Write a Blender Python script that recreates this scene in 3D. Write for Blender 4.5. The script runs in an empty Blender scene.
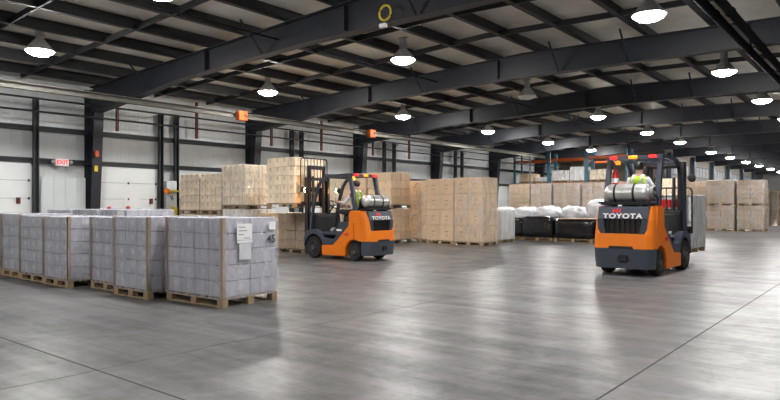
import bpy, bmesh, math, random
from mathutils import Vector, Matrix
random.seed(7)
PI = math.pi
SC = bpy.context.scene
COL = SC.collection
R = math.radians

# ------------------------------------------------------------------ materials
def newmat(name):
    m = bpy.data.materials.new(name); m.use_nodes = True
    nt = m.node_tree; p = nt.nodes['Principled BSDF']
    return m, nt, p
def noise(nt, scale, detail=4, rough=.6, vec=None, dist=0):
    n = nt.nodes.new('ShaderNodeTexNoise'); n.inputs['Scale'].default_value = scale
    n.inputs['Detail'].default_value = detail; n.inputs['Roughness'].default_value = rough
    n.inputs['Distortion'].default_value = dist
    if vec is not None: nt.links.new(vec, n.inputs['Vector'])
    return n
def mapping(nt, scale=(1,1,1), rot=(0,0,0), coord='Object'):
    t = nt.nodes.new('ShaderNodeTexCoord'); mp = nt.nodes.new('ShaderNodeMapping')
    mp.inputs['Scale'].default_value = scale; mp.inputs['Rotation'].default_value = rot
    nt.links.new(t.outputs[coord], mp.inputs['Vector']); return mp.outputs['Vector']
def ramp(nt, fac, stops):
    r = nt.nodes.new('ShaderNodeValToRGB'); e = r.color_ramp.elements
    while len(e) < len(stops): e.new(.5)
    for k, (p, c) in enumerate(stops):
        e[k].position = p; e[k].color = (c[0], c[1], c[2], 1) if not isinstance(c, float) else (c, c, c, 1)
    nt.links.new(fac, r.inputs['Fac']); return r
def bump(nt, p, h, strength=.3, dist=.01):
    b = nt.nodes.new('ShaderNodeBump'); b.inputs['Strength'].default_value = strength
    b.inputs['Distance'].default_value = dist
    nt.links.new(h, b.inputs['Height']); nt.links.new(b.outputs['Normal'], p.inputs['Normal'])
def simple(name, col, rough=.5, metal=0, var=.12, scale=8, bmp=0, spec=.5, objvar=0, coat=0):
    m, nt, p = newmat(name)
    n = noise(nt, scale, 5, .6, mapping(nt))
    a = [c*(1-var) for c in col]; b = [min(1, c*(1+var)) for c in col]
    r = ramp(nt, n.outputs['Fac'], [(.3, a), (.7, b)])
    out = r.outputs['Color']
    if objvar:
        oi = nt.nodes.new('ShaderNodeObjectInfo'); hs = nt.nodes.new('ShaderNodeHueSaturation')
        mr = nt.nodes.new('ShaderNodeMapRange'); mr.inputs['To Min'].default_value = 1-objvar; mr.inputs['To Max'].default_value = 1+objvar
        nt.links.new(oi.outputs['Random'], mr.inputs['Value']); nt.links.new(mr.outputs['Result'], hs.inputs['Value'])
        nt.links.new(out, hs.inputs['Color']); out = hs.outputs['Color']
    nt.links.new(out, p.inputs['Base Color'])
    p.inputs['Roughness'].default_value = rough; p.inputs['Metallic'].default_value = metal
    p.inputs['Specular IOR Level'].default_value = spec
    p.inputs['Coat Weight'].default_value = coat
    if bmp: bump(nt, p, n.outputs['Fac'], bmp, .01)
    return m
def emit(name, col, strength):
    m, nt, p = newmat(name)
    p.inputs['Base Color'].default_value = (*[min(1,c) for c in col], 1)
    p.inputs['Emission Color'].default_value = (*col, 1); p.inputs['Emission Strength'].default_value = strength
    return m
def wrapmat(name, col, lo, hi, rough=.18, scale=(1.6,1.6,.5)):
    m, nt, p = newmat(name)
    p.inputs['Base Color'].default_value = (*col, 1); p.inputs['Roughness'].default_value = rough
    p.inputs['Specular IOR Level'].default_value = .8
    v = mapping(nt, scale, (0, .35, .2))
    n = noise(nt, 2.2, 6, .65, v, 1.2)
    n2 = noise(nt, 6, 3, .55, mapping(nt, (1,1,.5), (.3,.5,0)), 2.5)
    r = ramp(nt, n.outputs['Fac'], [(.35, float(lo)), (.7, float(hi))])
    tr = nt.nodes.new('ShaderNodeBsdfTransparent'); mx = nt.nodes.new('ShaderNodeMixShader')
    nt.links.new(r.outputs['Color'], mx.inputs[0]); nt.links.new(tr.outputs[0], mx.inputs[1]); nt.links.new(p.outputs[0], mx.inputs[2])
    o = nt.nodes['Material Output']; nt.links.new(mx.outputs[0], o.inputs['Surface'])
    bump(nt, p, n2.outputs['Fac'], 1.0, .06)
    return m

M = {}
def concrete():
    m, nt, p = newmat('polished_concrete')
    v = mapping(nt)
    a = noise(nt, .35, 8, .62, v, .4); b = noise(nt, 2.2, 8, .7, v, .6); s = noise(nt, 14, 5, .7, v)
    vs = mapping(nt, (.25, 3.2, 1), (0,0,R(14))); st = noise(nt, 1.1, 6, .65, vs, .5)
    mx = nt.nodes.new('ShaderNodeMath'); mx.operation = 'ADD'
    nt.links.new(a.outputs['Fac'], mx.inputs[0]); nt.links.new(b.outputs['Fac'], mx.inputs[1])
    mx2 = nt.nodes.new('ShaderNodeMath'); mx2.operation = 'ADD'
    nt.links.new(mx.outputs[0], mx2.inputs[0]); nt.links.new(st.outputs['Fac'], mx2.inputs[1])
    mx3 = nt.nodes.new('ShaderNodeMath'); mx3.operation = 'MULTIPLY_ADD'; mx3.inputs[1].default_value = .35
    nt.links.new(s.outputs['Fac'], mx3.inputs[0]); nt.links.new(mx2.outputs[0], mx3.inputs[2])
    sc = nt.nodes.new('ShaderNodeMath'); sc.operation = 'MULTIPLY'; sc.inputs[1].default_value = .3
    nt.links.new(mx3.outputs[0], sc.inputs[0])
    r = ramp(nt, sc.outputs[0], [(.39, (.045,.044,.045)), (.48, (.100,.098,.100)), (.59, (.175,.172,.172))])
    nt.links.new(r.outputs['Color'], p.inputs['Base Color'])
    rr = ramp(nt, sc.outputs[0], [(.38, .46), (.6, .30)])
    nt.links.new(rr.outputs['Color'], p.inputs['Roughness'])
    p.inputs['Specular IOR Level'].default_value = .24
    ad = nt.nodes.new('ShaderNodeMath'); ad.operation = 'ADD'
    nt.links.new(b.outputs['Fac'], ad.inputs[0]); nt.links.new(s.outputs['Fac'], ad.inputs[1])
    bump(nt, p, ad.outputs[0], .10, .012)
    return m
M['floor'] = concrete()
M['deck'] = simple('roof_liner', (.66,.62,.54), .7, var=.12, scale=1.5)
M['wall'] = simple('white_wall_panel', (.62,.64,.64), .5, var=.06, scale=1.2)
M['sheet'] = simple('pale_sheet_metal', (.66,.70,.70), .4, var=.05, scale=1.5)
M['door'] = simple('white_door_skin', (.82,.85,.84), .38, var=.04, scale=2)
M['seam'] = simple('door_seam', (.35,.37,.37), .6)
M['steel'] = simple('dark_primer_steel', (.015,.0175,.025), .5, var=.25, scale=3)
M['purlin'] = simple('dark_purlin_steel', (.013,.013,.016), .6, var=.2, scale=3)
M['girt'] = simple('dark_girt_steel', (.016,.018,.024), .5)
M['colsteel'] = simple('grey_column_steel', (.035,.040,.044), .5, var=.25, scale=4)
M['duct'] = simple('light_steel_tray', (.15,.145,.125), .85, spec=.1, var=.2, scale=2)
M['backwall'] = simple('dull_tan_wall', (.24,.215,.18), .7, var=.15, scale=1)
M['endwall'] = simple('grey_end_wall', (.45,.45,.44), .6, var=.1, scale=1)
M['bluecol'] = simple('blue_grey_column_paint', (.07,.10,.13), .5)
M['lens'] = emit('lit_lamp_lens', (1, .985, .96), 95)
M['lens_off'] = simple('unlit_lamp_lens', (.75,.75,.72), .3)
M['refl'] = simple('brushed_reflector', (.55,.56,.58), .35, metal=.6)
M['ballast'] = simple('grey_ballast_paint', (.30,.30,.30), .5)
M['card'] = simple('kraft_cardboard', (.74,.53,.34), .75, var=.05, scale=5, objvar=.10)
M['card_pale'] = simple('pale_cardboard', (.86,.73,.55), .75, var=.04, scale=5, objvar=.10)
M['card_dull'] = simple('dull_cardboard', (.34,.245,.165), .75, var=.1, scale=5, objvar=.12)
M['card_grey'] = simple('grey_carton', (.44,.44,.485), .6, var=.06, scale=6, objvar=.10)
M['card_white'] = simple('white_carton', (.78,.77,.76), .6, var=.06, scale=5, objvar=.08)
M['tape'] = simple('carton_tape', (.60,.45,.30), .4)
M['tape_dull'] = simple('dull_carton_tape', (.24,.17,.11), .5)
M['ink'] = simple('faded_ink', (.42,.29,.17), .7)
M['label'] = simple('white_label_paper', (.85,.85,.85), .5, var=.03)
M['paleglabel'] = simple('pale_label_under_film', (.60,.60,.64), .5, var=.05)
M['dark_ink'] = simple('dark_marker_ink', (.03,.03,.06), .6)
M['wood'] = simple('pallet_wood', (.38,.275,.16), .8, var=.25, scale=6, bmp=.3, objvar=.18)
M['wood_dull'] = simple('weathered_pallet_wood', (.26,.19,.12), .85, var=.25, scale=6, bmp=.3, objvar=.2)
M['wrap_tan'] = wrapmat('clear_film', (.85,.84,.82), .0, .16)
M['wrap_heavy'] = wrapmat('layered_clear_film', (.9,.89,.88), .02, .45, rough=.12)
M['wrap_grey'] = wrapmat('hazy_film', (.72,.72,.80), .10, .48, rough=.14, scale=(3.2,3.2,.8))
M['wrap_silver'] = wrapmat('silver_film', (.93,.93,.92), .45, .95, rough=.30)
M['blackfilm'] = simple('black_stretch_film', (.012,.012,.014), .16, var=.2, scale=4, bmp=1.0)
M['whitebag'] = simple('white_poly_sack', (.78,.79,.82), .55, var=.05, scale=6, bmp=.5)
M['orange'] = simple('forklift_orange_paint', (.88,.21,.006), .38, var=.04, scale=4, coat=.1, spec=.35)
M['slate'] = simple('forklift_slate_paint', (.042,.052,.075), .35, var=.1, scale=4, coat=.2)
M['cw'] = simple('counterweight_grey_paint', (.055,.065,.085), .42, var=.12, scale=5)
M['black'] = simple('black_plastic', (.010,.010,.012), .65, var=.2)
M['matt_black'] = simple('matt_black_pipe_paint', (.008,.008,.009), .9, spec=.1)
M['rubber'] = simple('tyre_rubber', (.014,.013,.012), .75, var=.2, scale=20)
M['rim'] = simple('dusty_wheel_rim', (.07,.065,.06), .6, var=.25, scale=15)
M['grease'] = simple('mast_steel', (.03,.028,.028), .4, var=.3, metal=.3)
M['tank'] = simple('brushed_aluminium_tank', (.62,.62,.60), .33, metal=.75, var=.12, scale=7)
M['chrome'] = simple('silver_lettering', (.75,.75,.75), .3, var=.02)
M['redpaint'] = simple('red_paint', (.55,.02,.02), .4)
M['redletter'] = simple('red_number_vinyl', (.75,.03,.05), .5)
M['darkred'] = simple('dark_red_paint', (.12,.02,.015), .5)
M['redlamp'] = emit('red_tail_lamp', (1, .012, .01), 1.6)
M['amber'] = emit('amber_beacon_glass', (1, .30, .01), 5)
M['amberdim'] = emit('dim_amber_glass', (1, .28, .01), .5)
M['headlamp'] = emit('warm_work_lamp_glass', (1, .45, .14), 40)
M['lampglass'] = simple('lamp_glass', (.65,.68,.66), .2)
M['yellow'] = simple('yellow_paint', (.75,.55,.03), .45)
M['orangebox'] = simple('orange_enclosure', (.50,.07,.006), .45)
M['rackblue'] = simple('rack_blue_paint', (.05,.16,.22), .45)
M['rackorange'] = simple('rack_orange_paint', (.55,.11,.015), .45)
M['greypost'] = simple('grey_post_paint', (.22,.22,.22), .5)
M['skin'] = simple('skin', (.55,.33,.24), .5, var=.05)
M['shirt'] = simple('white_cotton', (.72,.73,.78), .8, var=.05)
M['trouser'] = simple('black_cotton', (.018,.018,.022), .85)
M['shoe'] = simple('white_shoe', (.7,.7,.7), .6)
M['hair'] = simple('dark_hair', (.018,.013,.010), .6, bmp=.5, scale=40)
M['vest'] = simple('lime_safety_vest', (.50,.85,.04), .6, var=.05)
M['seatv'] = simple('black_vinyl', (.02,.02,.022), .45)
M['glasswin'] = simple('milky_louvre_glass', (.26,.27,.28), .6, var=.35, scale=5)
M['joint'] = simple('dark_joint_filler', (.02,.02,.02), .8)
M['exitred'] = emit('exit_letters', (1, .01, .01), .5)
M['bluepl'] = simple('blue_plastic', (.03,.12,.35), .5)

# ------------------------------------------------------------------ mesh helpers
class MB:
    def __init__(s): s.bm = bmesh.new(); s.mi = 0
    def _f(s, vs, idx=None):
        try:
            f = s.bm.faces.new(vs); f.material_index = s.mi if idx is None else idx; return f
        except ValueError: return None
    def box(s, x0, x1, y0, y1, z0, z1, mat=None, mi=None):
        P = [Vector(p) for p in ((x0,y0,z0),(x1,y0,z0),(x1,y1,z0),(x0,y1,z0),(x0,y0,z1),(x1,y0,z1),(x1,y1,z1),(x0,y1,z1))]
        if mat is not None: P = [mat @ p for p in P]
        v = [s.bm.verts.new(p) for p in P]
        for q in ((3,2,1,0),(4,5,6,7),(0,1,5,4),(1,2,6,5),(2,3,7,6),(3,0,4,7)): s._f([v[i] for i in q], mi)
        return s
    def prism(s, pts, axis, a, b, mi=None, mat=None):
        # pts: 2D outline; axis 'x','y','z' extruded from a to b
        def P(u, w, t):
            return {'x': (t,u,w), 'y': (u,t,w), 'z': (u,w,t)}[axis]
        A = [Vector(P(u,w,a)) for u,w in pts]; B = [Vector(P(u,w,b)) for u,w in pts]
        if mat is not None: A = [mat@p for p in A]; B = [mat@p for p in B]
        A = [s.bm.verts.new(p) for p in A]; B = [s.bm.verts.new(p) for p in B]
        n = len(A); s._f(A[::-1], mi); s._f(B, mi)
        for i in range(n): s._f([A[i], A[(i+1)%n], B[(i+1)%n], B[i]], mi)
        return s
    def loft(s, rings, cap=True, mi=None):
        V = [[s.bm.verts.new(p) for p in r] for r in rings]
        n = len(V[0])
        for a, b in zip(V, V[1:]):
            for i in range(n): s._f([a[i], a[(i+1)%n], b[(i+1)%n], b[i]], mi)
        if cap: s._f(V[0][::-1], mi); s._f(V[-1], mi)
        return s
    def lathe(s, prof, n=16, mat=None, mi=None, cap=True):
        # prof: (r, z) about z
        rings = []
        for r, z in prof:
            ring = [Vector((r*math.cos(2*PI*k/n), r*math.sin(2*PI*k/n), z)) for k in range(n)]
            if mat is not None: ring = [mat@p for p in ring]
            rings.append(ring)
        return s.loft(rings, cap, mi)
    def tube(s, path, r, n=8, mi=None, flat=None):
        # r radius; flat=(w,h) for rectangular section
        path = [Vector(p) for p in path]; rings = []
        for i, p in enumerate(path):
            t = (path[min(i+1,len(path)-1)]-path[max(i-1,0)]).normalized()
            up = Vector((0,0,1)) if abs(t.z) < .95 else Vector((1,0,0))
            if flat: up = Vector((0,1,0)) if abs(t.y) < .9 else Vector((0,0,1))
            a = t.cross(up).normalized(); b = a.cross(t).normalized()
            if flat:
                w, h = flat[0]/2, flat[1]/2
                rings.append([p+a*w+b*h, p-a*w+b*h, p-a*w-b*h, p+a*w-b*h])
            else:
                rr = r[i] if isinstance(r, (list,tuple)) else r
                rings.append([p+(a*math.cos(2*PI*k/n)+b*math.sin(2*PI*k/n))*rr for k in range(n)])
        return s.loft(rings, True, mi)
    def bevel(s, w, seg=2):
        bmesh.ops.remove_doubles(s.bm, verts=s.bm.verts, dist=1e-5)
        es = [e for e in s.bm.edges if len(e.link_faces) == 2 and e.calc_face_angle(0) > .6]
        bmesh.ops.bevel(s.bm, geom=es, offset=w, segments=seg, affect='EDGES', clamp_overlap=True)
        return s
    def mesh(s, name, mats, smooth=False):
        bmesh.ops.recalc_face_normals(s.bm, faces=s.bm.faces)
        me = bpy.data.meshes.new(name); s.bm.to_mesh(me); s.bm.free()
        for m in (mats if isinstance(mats, (list,tuple)) else [mats]): me.materials.append(M[m])
        if smooth:
            for p in me.polygons: p.use_smooth = True
            try: me.set_sharp_from_angle(angle=R(38))
            except Exception: pass
        return me
    def build(s, name, mats, parent=None, smooth=False, loc=None, rot=None):
        return link(name, s.mesh(name, mats, smooth), parent, loc, rot)
def link(name, me, parent=None, loc=None, rot=None):
    o = bpy.data.objects.new(name, me); COL.objects.link(o)
    if parent: o.parent = parent
    if loc: o.location = loc
    if rot: o.rotation_euler = rot
    return o
def tag(o, label, cat, group=None, kind=None):
    o['label'] = label; o['category'] = cat
    if group: o['group'] = group
    if kind: o['kind'] = kind
    return o
def struct(o): o['kind'] = 'structure'; return o
def thing(name, label, cat, loc=(0,0,0), rz=0, group=None, scale=1):
    o = bpy.data.objects.new(name, None); COL.objects.link(o); o.location = loc; o.rotation_euler = (0,0,rz)
    o.scale = (scale,)*3; o.empty_display_size = .2
    return tag(o, label, cat, group)
def copy_tree(o, parent=None):
    c = o.copy(); COL.objects.link(c); c.parent = parent
    for ch in list(o.children): copy_tree(ch, c)
    return c
def B(x0,x1,y0,y1,z0,z1): return MB().box(x0,x1,y0,y1,z0,z1)
def text(name, body, size, mat, parent, loc, rot, ext=.004, sx=1, space=1.0, bold=0):
    cu = bpy.data.curves.new(name, 'FONT'); cu.body = body; cu.size = size; cu.extrude = ext
    cu.align_x = 'CENTER'; cu.align_y = 'CENTER'; cu.space_character = space; cu.offset = bold
    t = bpy.data.objects.new('tmp', cu); COL.objects.link(t)
    bpy.context.view_layer.update()
    me = bpy.data.meshes.new_from_object(t.evaluated_get(bpy.context.evaluated_depsgraph_get()))
    bpy.data.objects.remove(t); bpy.data.curves.remove(cu)
    me.materials.clear(); me.materials.append(M[mat])
    o = link(name, me, parent, loc, rot); o.scale = (sx, 1, 1); return o

# ------------------------------------------------------------------ the building
XW, XE, YB, YC, YE = -20.0, 12.0, -8.0, 45.0, 84.0
BAY, Y0 = 6.25, 9.45
def roofz(x): return 5.80 - (.040*abs(x+8) if x < -8 else .024*abs(x+8))
struct(B(XW-.3, XE+.3, YB-.3, YE+.3, -.2, 0).build('floor', 'floor'))
b = MB()
b.prism([(XW-.3, roofz(XW)), (-8, roofz(-8)), (XE+.3, roofz(XE)), (XE+.3, roofz(XE)+.15), (-8, roofz(-8)+.15), (XW-.3, roofz(XW)+.15)], 'y', YB-.3, YE+.3)
struct(b.build('ceiling', 'deck'))
def ribbed(y0, y1, z0, z1, x, pitch=.30, depth=.007):
    pts = []; y = y0
    while y < y1-.001:
        e = min(y+pitch, y1)
        pts += [(x, y), (x, min(y+.20, e)), (x+depth, min(y+.225, e)), (x+depth, min(y+.275, e))]; y += pitch
    pts.append((x, y1))
    pts += [(x-.06, y1), (x-.06, y0)]
    q = []
    for p in pts:
        if not q or (abs(p[0]-q[-1][0])+abs(p[1]-q[-1][1])) > 1e-5: q.append(p)
    return MB().prism(q, 'z', z0, z1)
struct(ribbed(YB, YC, 0, 5.3, XW+.02).build('wall_left', 'wall'))
struct(B(XE, XE+.1, YB, YE, 0, 5.2).build('wall_right', 'endwall'))
struct(B(XW, XE, YB-.1, YB, 0, 5.2).build('wall_behind', 'endwall'))
struct(B(-12.5, XE, YE, YE+.1, 0, 5.2).build('wall_end', 'endwall'))
b = MB().box(XW, -12.5, YC, YC+.1, 0, 5.3)
for k in range(18): b.box(XW+.3+k*.42, XW+.36+k*.42, YC-.02, YC, 0, 5.2)
struct(b.build('wall_cross', 'backwall'))
b = MB().box(-12.6, -12.5, YC, YE, 0, 5.3)
for k in range(60): b.box(-12.5, -12.475, YC+.3+k*.64, YC+.36+k*.64, 0, 3.1)
struct(b.build('wall_inner', 'backwall'))
# saw cut joints
struct(B(-1.657, -1.643, YB, YE, .0, .0015).build('trim_1', 'joint'))
struct(B(XW, XE, 2.492, 2.506, .0, .0016).build('trim_2', 'joint'))
b = MB(); y = -4; x = -5.15
while y < 9:
    x2 = -5.15+random.uniform(-.03,.03); y2 = y+.35
    b.prism([(x-.003,y),(x+.003,y),(x2+.003,y2),(x2-.003,y2)], 'z', 0, .0012); x, y = x2, y2
struct(b.build('trim_3', 'joint'))

# rafters (tapered I sections), columns
def rt(x): return roofz(x)-.285
def rb(x):
    if x < -17: return 4.47+(x+17)*.09
    if x < -14.8: return 4.70+(x+14.8)*.105
    if x < -10: return 4.70+(x+14.8)*.036
    if x < -5: return 4.873
    return 4.873-(x+5)*.012
frame_y = [Y0+BAY*n for n in range(-2, 12)]
def make_rafter():
    xs = [XW+.35, -17, -14.8, -12, -10, -8, -5, -3, 1, 6, XE-.1]
    b = MB()
    poly = [(x, rb(x)) for x in xs]+[(x, rt(x)) for x in reversed(xs)]
    b.prism(poly, 'y', -.01, .01)
    for a, c in zip(xs, xs[1:]):
        b.prism([(a, rb(a)-.02), (c, rb(c)-.02), (c, rb(c)), (a, rb(a))], 'y', -.13, .13)
        b.prism([(a, rt(a)-.02), (c, rt(c)-.02), (c, rt(c)), (a, rt(a))], 'y', -.13, .13)
    return b.mesh('roof_rafter', 'steel')
raf_me = make_rafter()
def stiff_me():
    b = MB(); x = 0
    b.box(-.012, .012, -.12, .12, -.26, .26); return b.mesh('stiffener_plate', 'steel')
st_me = stiff_me()
def brace_me():
    b = MB()
    for s in (-1, 1): b.tube([(0,-.06*s,-.25), (.02, -.72*s, .40)], .026, 5)
    return b.mesh('flange_brace', 'steel')
br_me = brace_me()
order = ['second', 'third', 'fourth', 'fifth', 'sixth']
for i, y in enumerate(frame_y):
    r = thing('roof_rafter', '', 'roof beam', (0, y, 0))
    link('web_and_flanges', raf_me, r)
    for x in (-13.6, -8.8, -2.6, 3.4): link('stiffener_plate', st_me, r, (x, 0, (rb(x)+rt(x))/2))
    for x in (-16.2, -11.4, -10.9+3.9, -5.2, -1.0): link('flange_brace', br_me, r, (x, 0, rb(x)+.26))
    if i >= 2 and i < 5:
        r['label'] = ['deep dark steel roof beam nearest the camera, crossing the upper left',
                      'dark steel roof beam second from the camera, running to the upper right corner',
                      'dark steel roof beam third from the camera, just beyond the lamps on the right'][i-2]
    else:
        r['label'] = 'dark steel roof beam in the receding series over the far warehouse' if i >= 5 else 'dark steel roof beam over the foreground behind the camera'
        r['group'] = 'far roof beams' if i >= 5 else 'roof beams overhead'
# columns against left wall
def col_me():
    b = MB()
    b.box(-19.93, -19.90, -.15, .15, 0, 5.0)
    b.prism([(-19.62, 0), (-19.60, 0), (-19.28, 4.24), (-19.30, 4.24)], 'y', -.15, .15)
    b.prism([(-19.90, 0), (-19.62, 0), (-19.30, 4.24), (-19.30, 5.0), (-19.90, 5.0)], 'y', -.012, .012)
    b.box(-19.92, -19.58, -.17, .17, 0, .02)
    return b.mesh('steel_column', 'steel')
cm = col_me()
clabel = {2: 'wide dark steel column with the small orange tag beside the exit sign',
          3: 'dark steel column behind the wrapped pale cartons, left of the raised load',
          4: 'dark steel column behind the overhead guard of the left forklift',
          5: 'dark steel column above the tall tan carton stacks, left one',
          6: 'dark steel column at the right end above the tall tan carton stacks'}
for i, y in enumerate(frame_y):
    if i < 2 or y > YC: continue
    o = link('steel_column', cm, None, (0, y, 0))
    tag(o, clabel.get(i, 'dark steel column far along the left wall by the racks'), 'column')
# purlins
xs = [-19.2+1.44*k for k in range(21)]
pm = MB()
pm.box(-.004, .004, YB, YE, 0, .28); pm.box(-.004, .12, YB, YE, 0, .008); pm.box(-.12, .004, YB, YE, .272, .28)
pme = pm.mesh('roof_purlin', 'purlin')
for x in xs:
    tag(link('roof_purlin', pme, None, (x, 0, roofz(x)-.282)), 'dark steel purlin running lengthways under the pale roof liner', 'purlin', 'roof purlins')
bb = MB()
for a, c in ((-19.7,-8), (-8, 11.5)):
    bb.prism([(a, roofz(a)-.29), (c, roofz(c)-.29), (c, roofz(c)-.16), (a, roofz(a)-.16)], 'y', -.02, .02)
bme = bb.mesh('purlin_bridging', 'purlin')
for y in frame_y[:-1]:
    for t in (.34, .67):
        tag(link('purlin_bridging', bme, None, (0, y+BAY*t, 0)), 'thin dark bridging bar tying the purlins between two roof beams', 'bridging bar', 'purlin bridging bars')

# wall girts
for z, n, l in ((3.65, 'upper', 'dark horizontal wall rail across the white wall above the doors'), (2.70, 'lower', 'dark horizontal wall rail at the dock door heads')):
    b = MB().box(-19.94, -19.78, YB, YC, z, z+.02).box(-19.80, -19.78, YB, YC, z-.07, z+.07).box(-19.94,-19.92, YB, YC, z-.07, z+.07)
    tag(b.build('wall_girt', 'girt'), l, 'wall rail')
# doors and tracks
doors = [(3.5, 5.15), (5.25, 7.70), (9.66, 11.74), (12.5, 15.2), (15.95, 17.7), (18.45, 21.2), (22.1, 23.75), (24.75, 27.4), (28.5, 30.1), (31.0, 33.8), (34.8, 36.5), (37.2, 39.6)]
def hinge(parent, y, z):
    link('hinge', hinge_me, parent, (-19.83, y, z))
hinge_me = B(-.01, .015, -.022, .022, -.035, .035).mesh('hinge', 'black')
for k, (a, c) in enumerate(doors):
    b = MB()
    for j in range(5): b.box(-19.90, -19.84, a, c, j*.525+.006, j*.525+.519)
    b.box(-19.90, -19.87, a, c, 0, 2.62)
    b.bevel(.004, 1)
    d = struct(b.build('door_%d' % (k+1), ['door']))
    if k > 5: continue
    s = MB()
    for j in range(1, 5): s.box(-19.866, -19.845, a, c, j*.525-.005, j*.525+.005)
    s.build('panel_seam', 'seam', d)
    for j in range(1, 5):
        for y in ((a+.06, (a+c)/2, c-.06)): hinge(d, y, j*.525)
tracks = [7.80, 11.82, 12.42, 17.80, 18.35, 23.85, 24.62, 30.2, 30.9]
tlab = ['dark vertical door track at the left of the exit sign', 'dark vertical door track with the yellow knob at the right of the pale dock door',
        'dark vertical door track just left of the wrapped pale cartons', 'dark vertical track behind the raised carton load, left of a pair',
        'dark vertical track behind the raised carton load, right of a pair', 'dark vertical track above the leftmost double-stacked cartons',
        'dark vertical track right of the one above the double-stacked cartons', 'dark vertical track above the tall tan cartons, left of a pair', 'dark vertical track above the tall tan cartons, right of a pair']
for y, l in zip(tracks, tlab):
    t = thing('door_track', l, 'door track', (-19.7, y, 0))
    MB().box(-.12, .02, -.07, -.05, 0, 4.5).box(-.12, -.10, -.07, .07, 0, 4.5).box(-.12, .02, .05, .07, 0, 4.5).build('channel', 'colsteel', t)
    pth = [(.05+.25*(1-math.cos(a)), -.09, 4.05+.35*math.sin(a)) for a in [R(q) for q in range(0, 91, 15)]]
    MB().tube([(.05,-.09,.4)]+pth, .018, 6).build('curved_rail', 'colsteel', t)
    for z in (.8, 1.7, 2.4, 3.4): B(-.0,.05,-.10,-.05,z,z+.06).build('bracket', 'black', t)
# pipes along the wall
b = MB().box(-17.06, -17.02, YB, 36, 4.25, 4.42).box(-17.06, -16.90, YB, 36, 4.25, 4.27).box(-17.06, -16.90, YB, 36, 4.40, 4.42)
tag(b.build('cable_tray', 'duct'), 'long pale steel tray running under the beam ends along the left wall', 'cable tray')
for z, l in ((4.43, 'upper thin dark pipe running along the left wall'), (4.06, 'lower thin dark pipe running along the left wall')):
    tag(MB().tube([(-19.2, YB, z), (-19.2, YC, z)], .03, 8).build('wall_pipe', 'girt'), l, 'pipe')
rl = ['dark red pipe drop above the pale dock door', 'dark red pipe drop above the leftmost pale cartons', 'dark red pipe drop left of the raised load', 'dark red pipe drop right of the raised load',
      'dark red pipe drop above the double-stacked cartons', 'dark red pipe drop above the tall tan cartons']
for y, l in zip((10.05, 12.95, 16.35, 19.1, 22.5, 25.3), rl):
    tag(B(-19.35, -19.27, y-.04, y+.04, 3.72, 5.0).build('pipe_drop', 'darkred'), l, 'pipe')
# pair of pipes hung under the roof, upper right
for x, l in ((-2.52, 'dark hung pipe crossing the upper right corner, left one of the pair'), (-2.27, 'dark hung pipe crossing the upper right corner, right one of the pair')):
    t = thing('hung_pipe', l, 'pipe', (x, 0, 4.66))
    MB().tube([(0, -2, 0), (0, 22, 0)], .075, 12).build('pipe_run', 'matt_black', t, smooth=True)
    for y in range(0, 22, 3):
        MB().tube([(0, y-.03, 0), (0, y+.03, 0)], .088, 12).build('coupling', 'matt_black', t)
# conduit under roof, thin pipes
tag(MB().tube([(-10.9, YB, 5.1), (-10.9, YC, 5.1)], .018, 6).build('conduit', 'matt_black'), 'thin grey conduit above the bright lamp left of centre', 'conduit')

# exit sign
t = thing('exit_sign', 'white exit sign with red letters on the dark rail left of the first column', 'exit sign', (-19.66, 8.50, 2.66))
MB().box(-.05,.05,-.19,.19,-.11,.11).bevel(.01,1).build('housing', 'label', t)
text('exit_letters', 'EXIT', .17, 'exitred', t, (.056,0,0), (R(90),0,R(90)), .003, 1.0, 1.0, .004)
for s in (-1, 1):
    MB().lathe([(.0,-.05),(.05,-.04),(.055,.03),(.0,.04)], 10, Matrix.Translation((.02,s*.26,.02))@Matrix.Rotation(R(90),4,'Y')).build('emergency_lamp', 'ballast', t)
# pale sheet panel by the exit
b = MB()
b.box(-19.80, -19.76, 7.95, 9.26, 0, 2.22)
for k in range(4): b.box(-19.76, -19.745, 7.98+k*.33, 8.02+k*.33, 0, 2.22)
tag(b.build('sheet_panel', 'sheet'), 'pale ribbed sheet metal panel leaning under the exit sign', 'panel')
# box and tags on column, switch boxes
tag(MB().box(-19.36,-19.28,9.34,9.46,2.86,3.06).bevel(.01,1).build('switch_box', 'orangebox'), 'small orange and grey switch box on the wide left column', 'switch box')
tag(MB().box(-19.42,-19.37,9.36,9.46,2.42,2.60).build('warning_tag', 'yellow'), 'small yellow tag on the wide left column below the switch box', 'tag')
tag(MB().box(-19.84,-19.825,10.55,11.10,1.36,1.62).build('notice_sheet', 'label'), 'white notice sheet taped on the middle of the pale dock door', 'notice')
tag(MB().box(-19.83,-19.78,11.45,11.55,1.42,1.60).build('door_switch', 'darkred'), 'small dark red switch on the right side of the pale dock door', 'switch')
tag(MB().box(-19.83,-19.78,7.30,7.40,1.42,1.60).build('door_switch', 'darkred'), 'small dark red switch near the track left of the exit sign', 'switch')
t = thing('control_cabinet', 'white control cabinet between the two door tracks', 'cabinet', (-19.62, 12.12, 0))
MB().box(-.12,.08,-.19,.19,1.15,2.22).bevel(.01,1).build('cabinet_body', 'sheet', t)
MB().tube([(.09,-.08,1.62),(.10,.02,1.72),(.09,-.02,1.56),(.10,.08,1.62)], .014, 5).build('coiled_lead', 'black', t)
t = thing('yellow_barrier_arm', 'yellow horizontal arm with round yellow knob across the door tracks', 'barrier arm', (-19.44, 11.86, 1.86))
MB().box(-.02,.02,.05,.90,-.03,.03).build('arm', 'yellow', t)
MB().lathe([(0,-.05),(.09,-.04),(.09,.04),(0,.05)], 14, Matrix.Rotation(R(90),4,'Y')@Matrix.Scale(1,4)).build('knob', 'orange', t)
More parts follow.
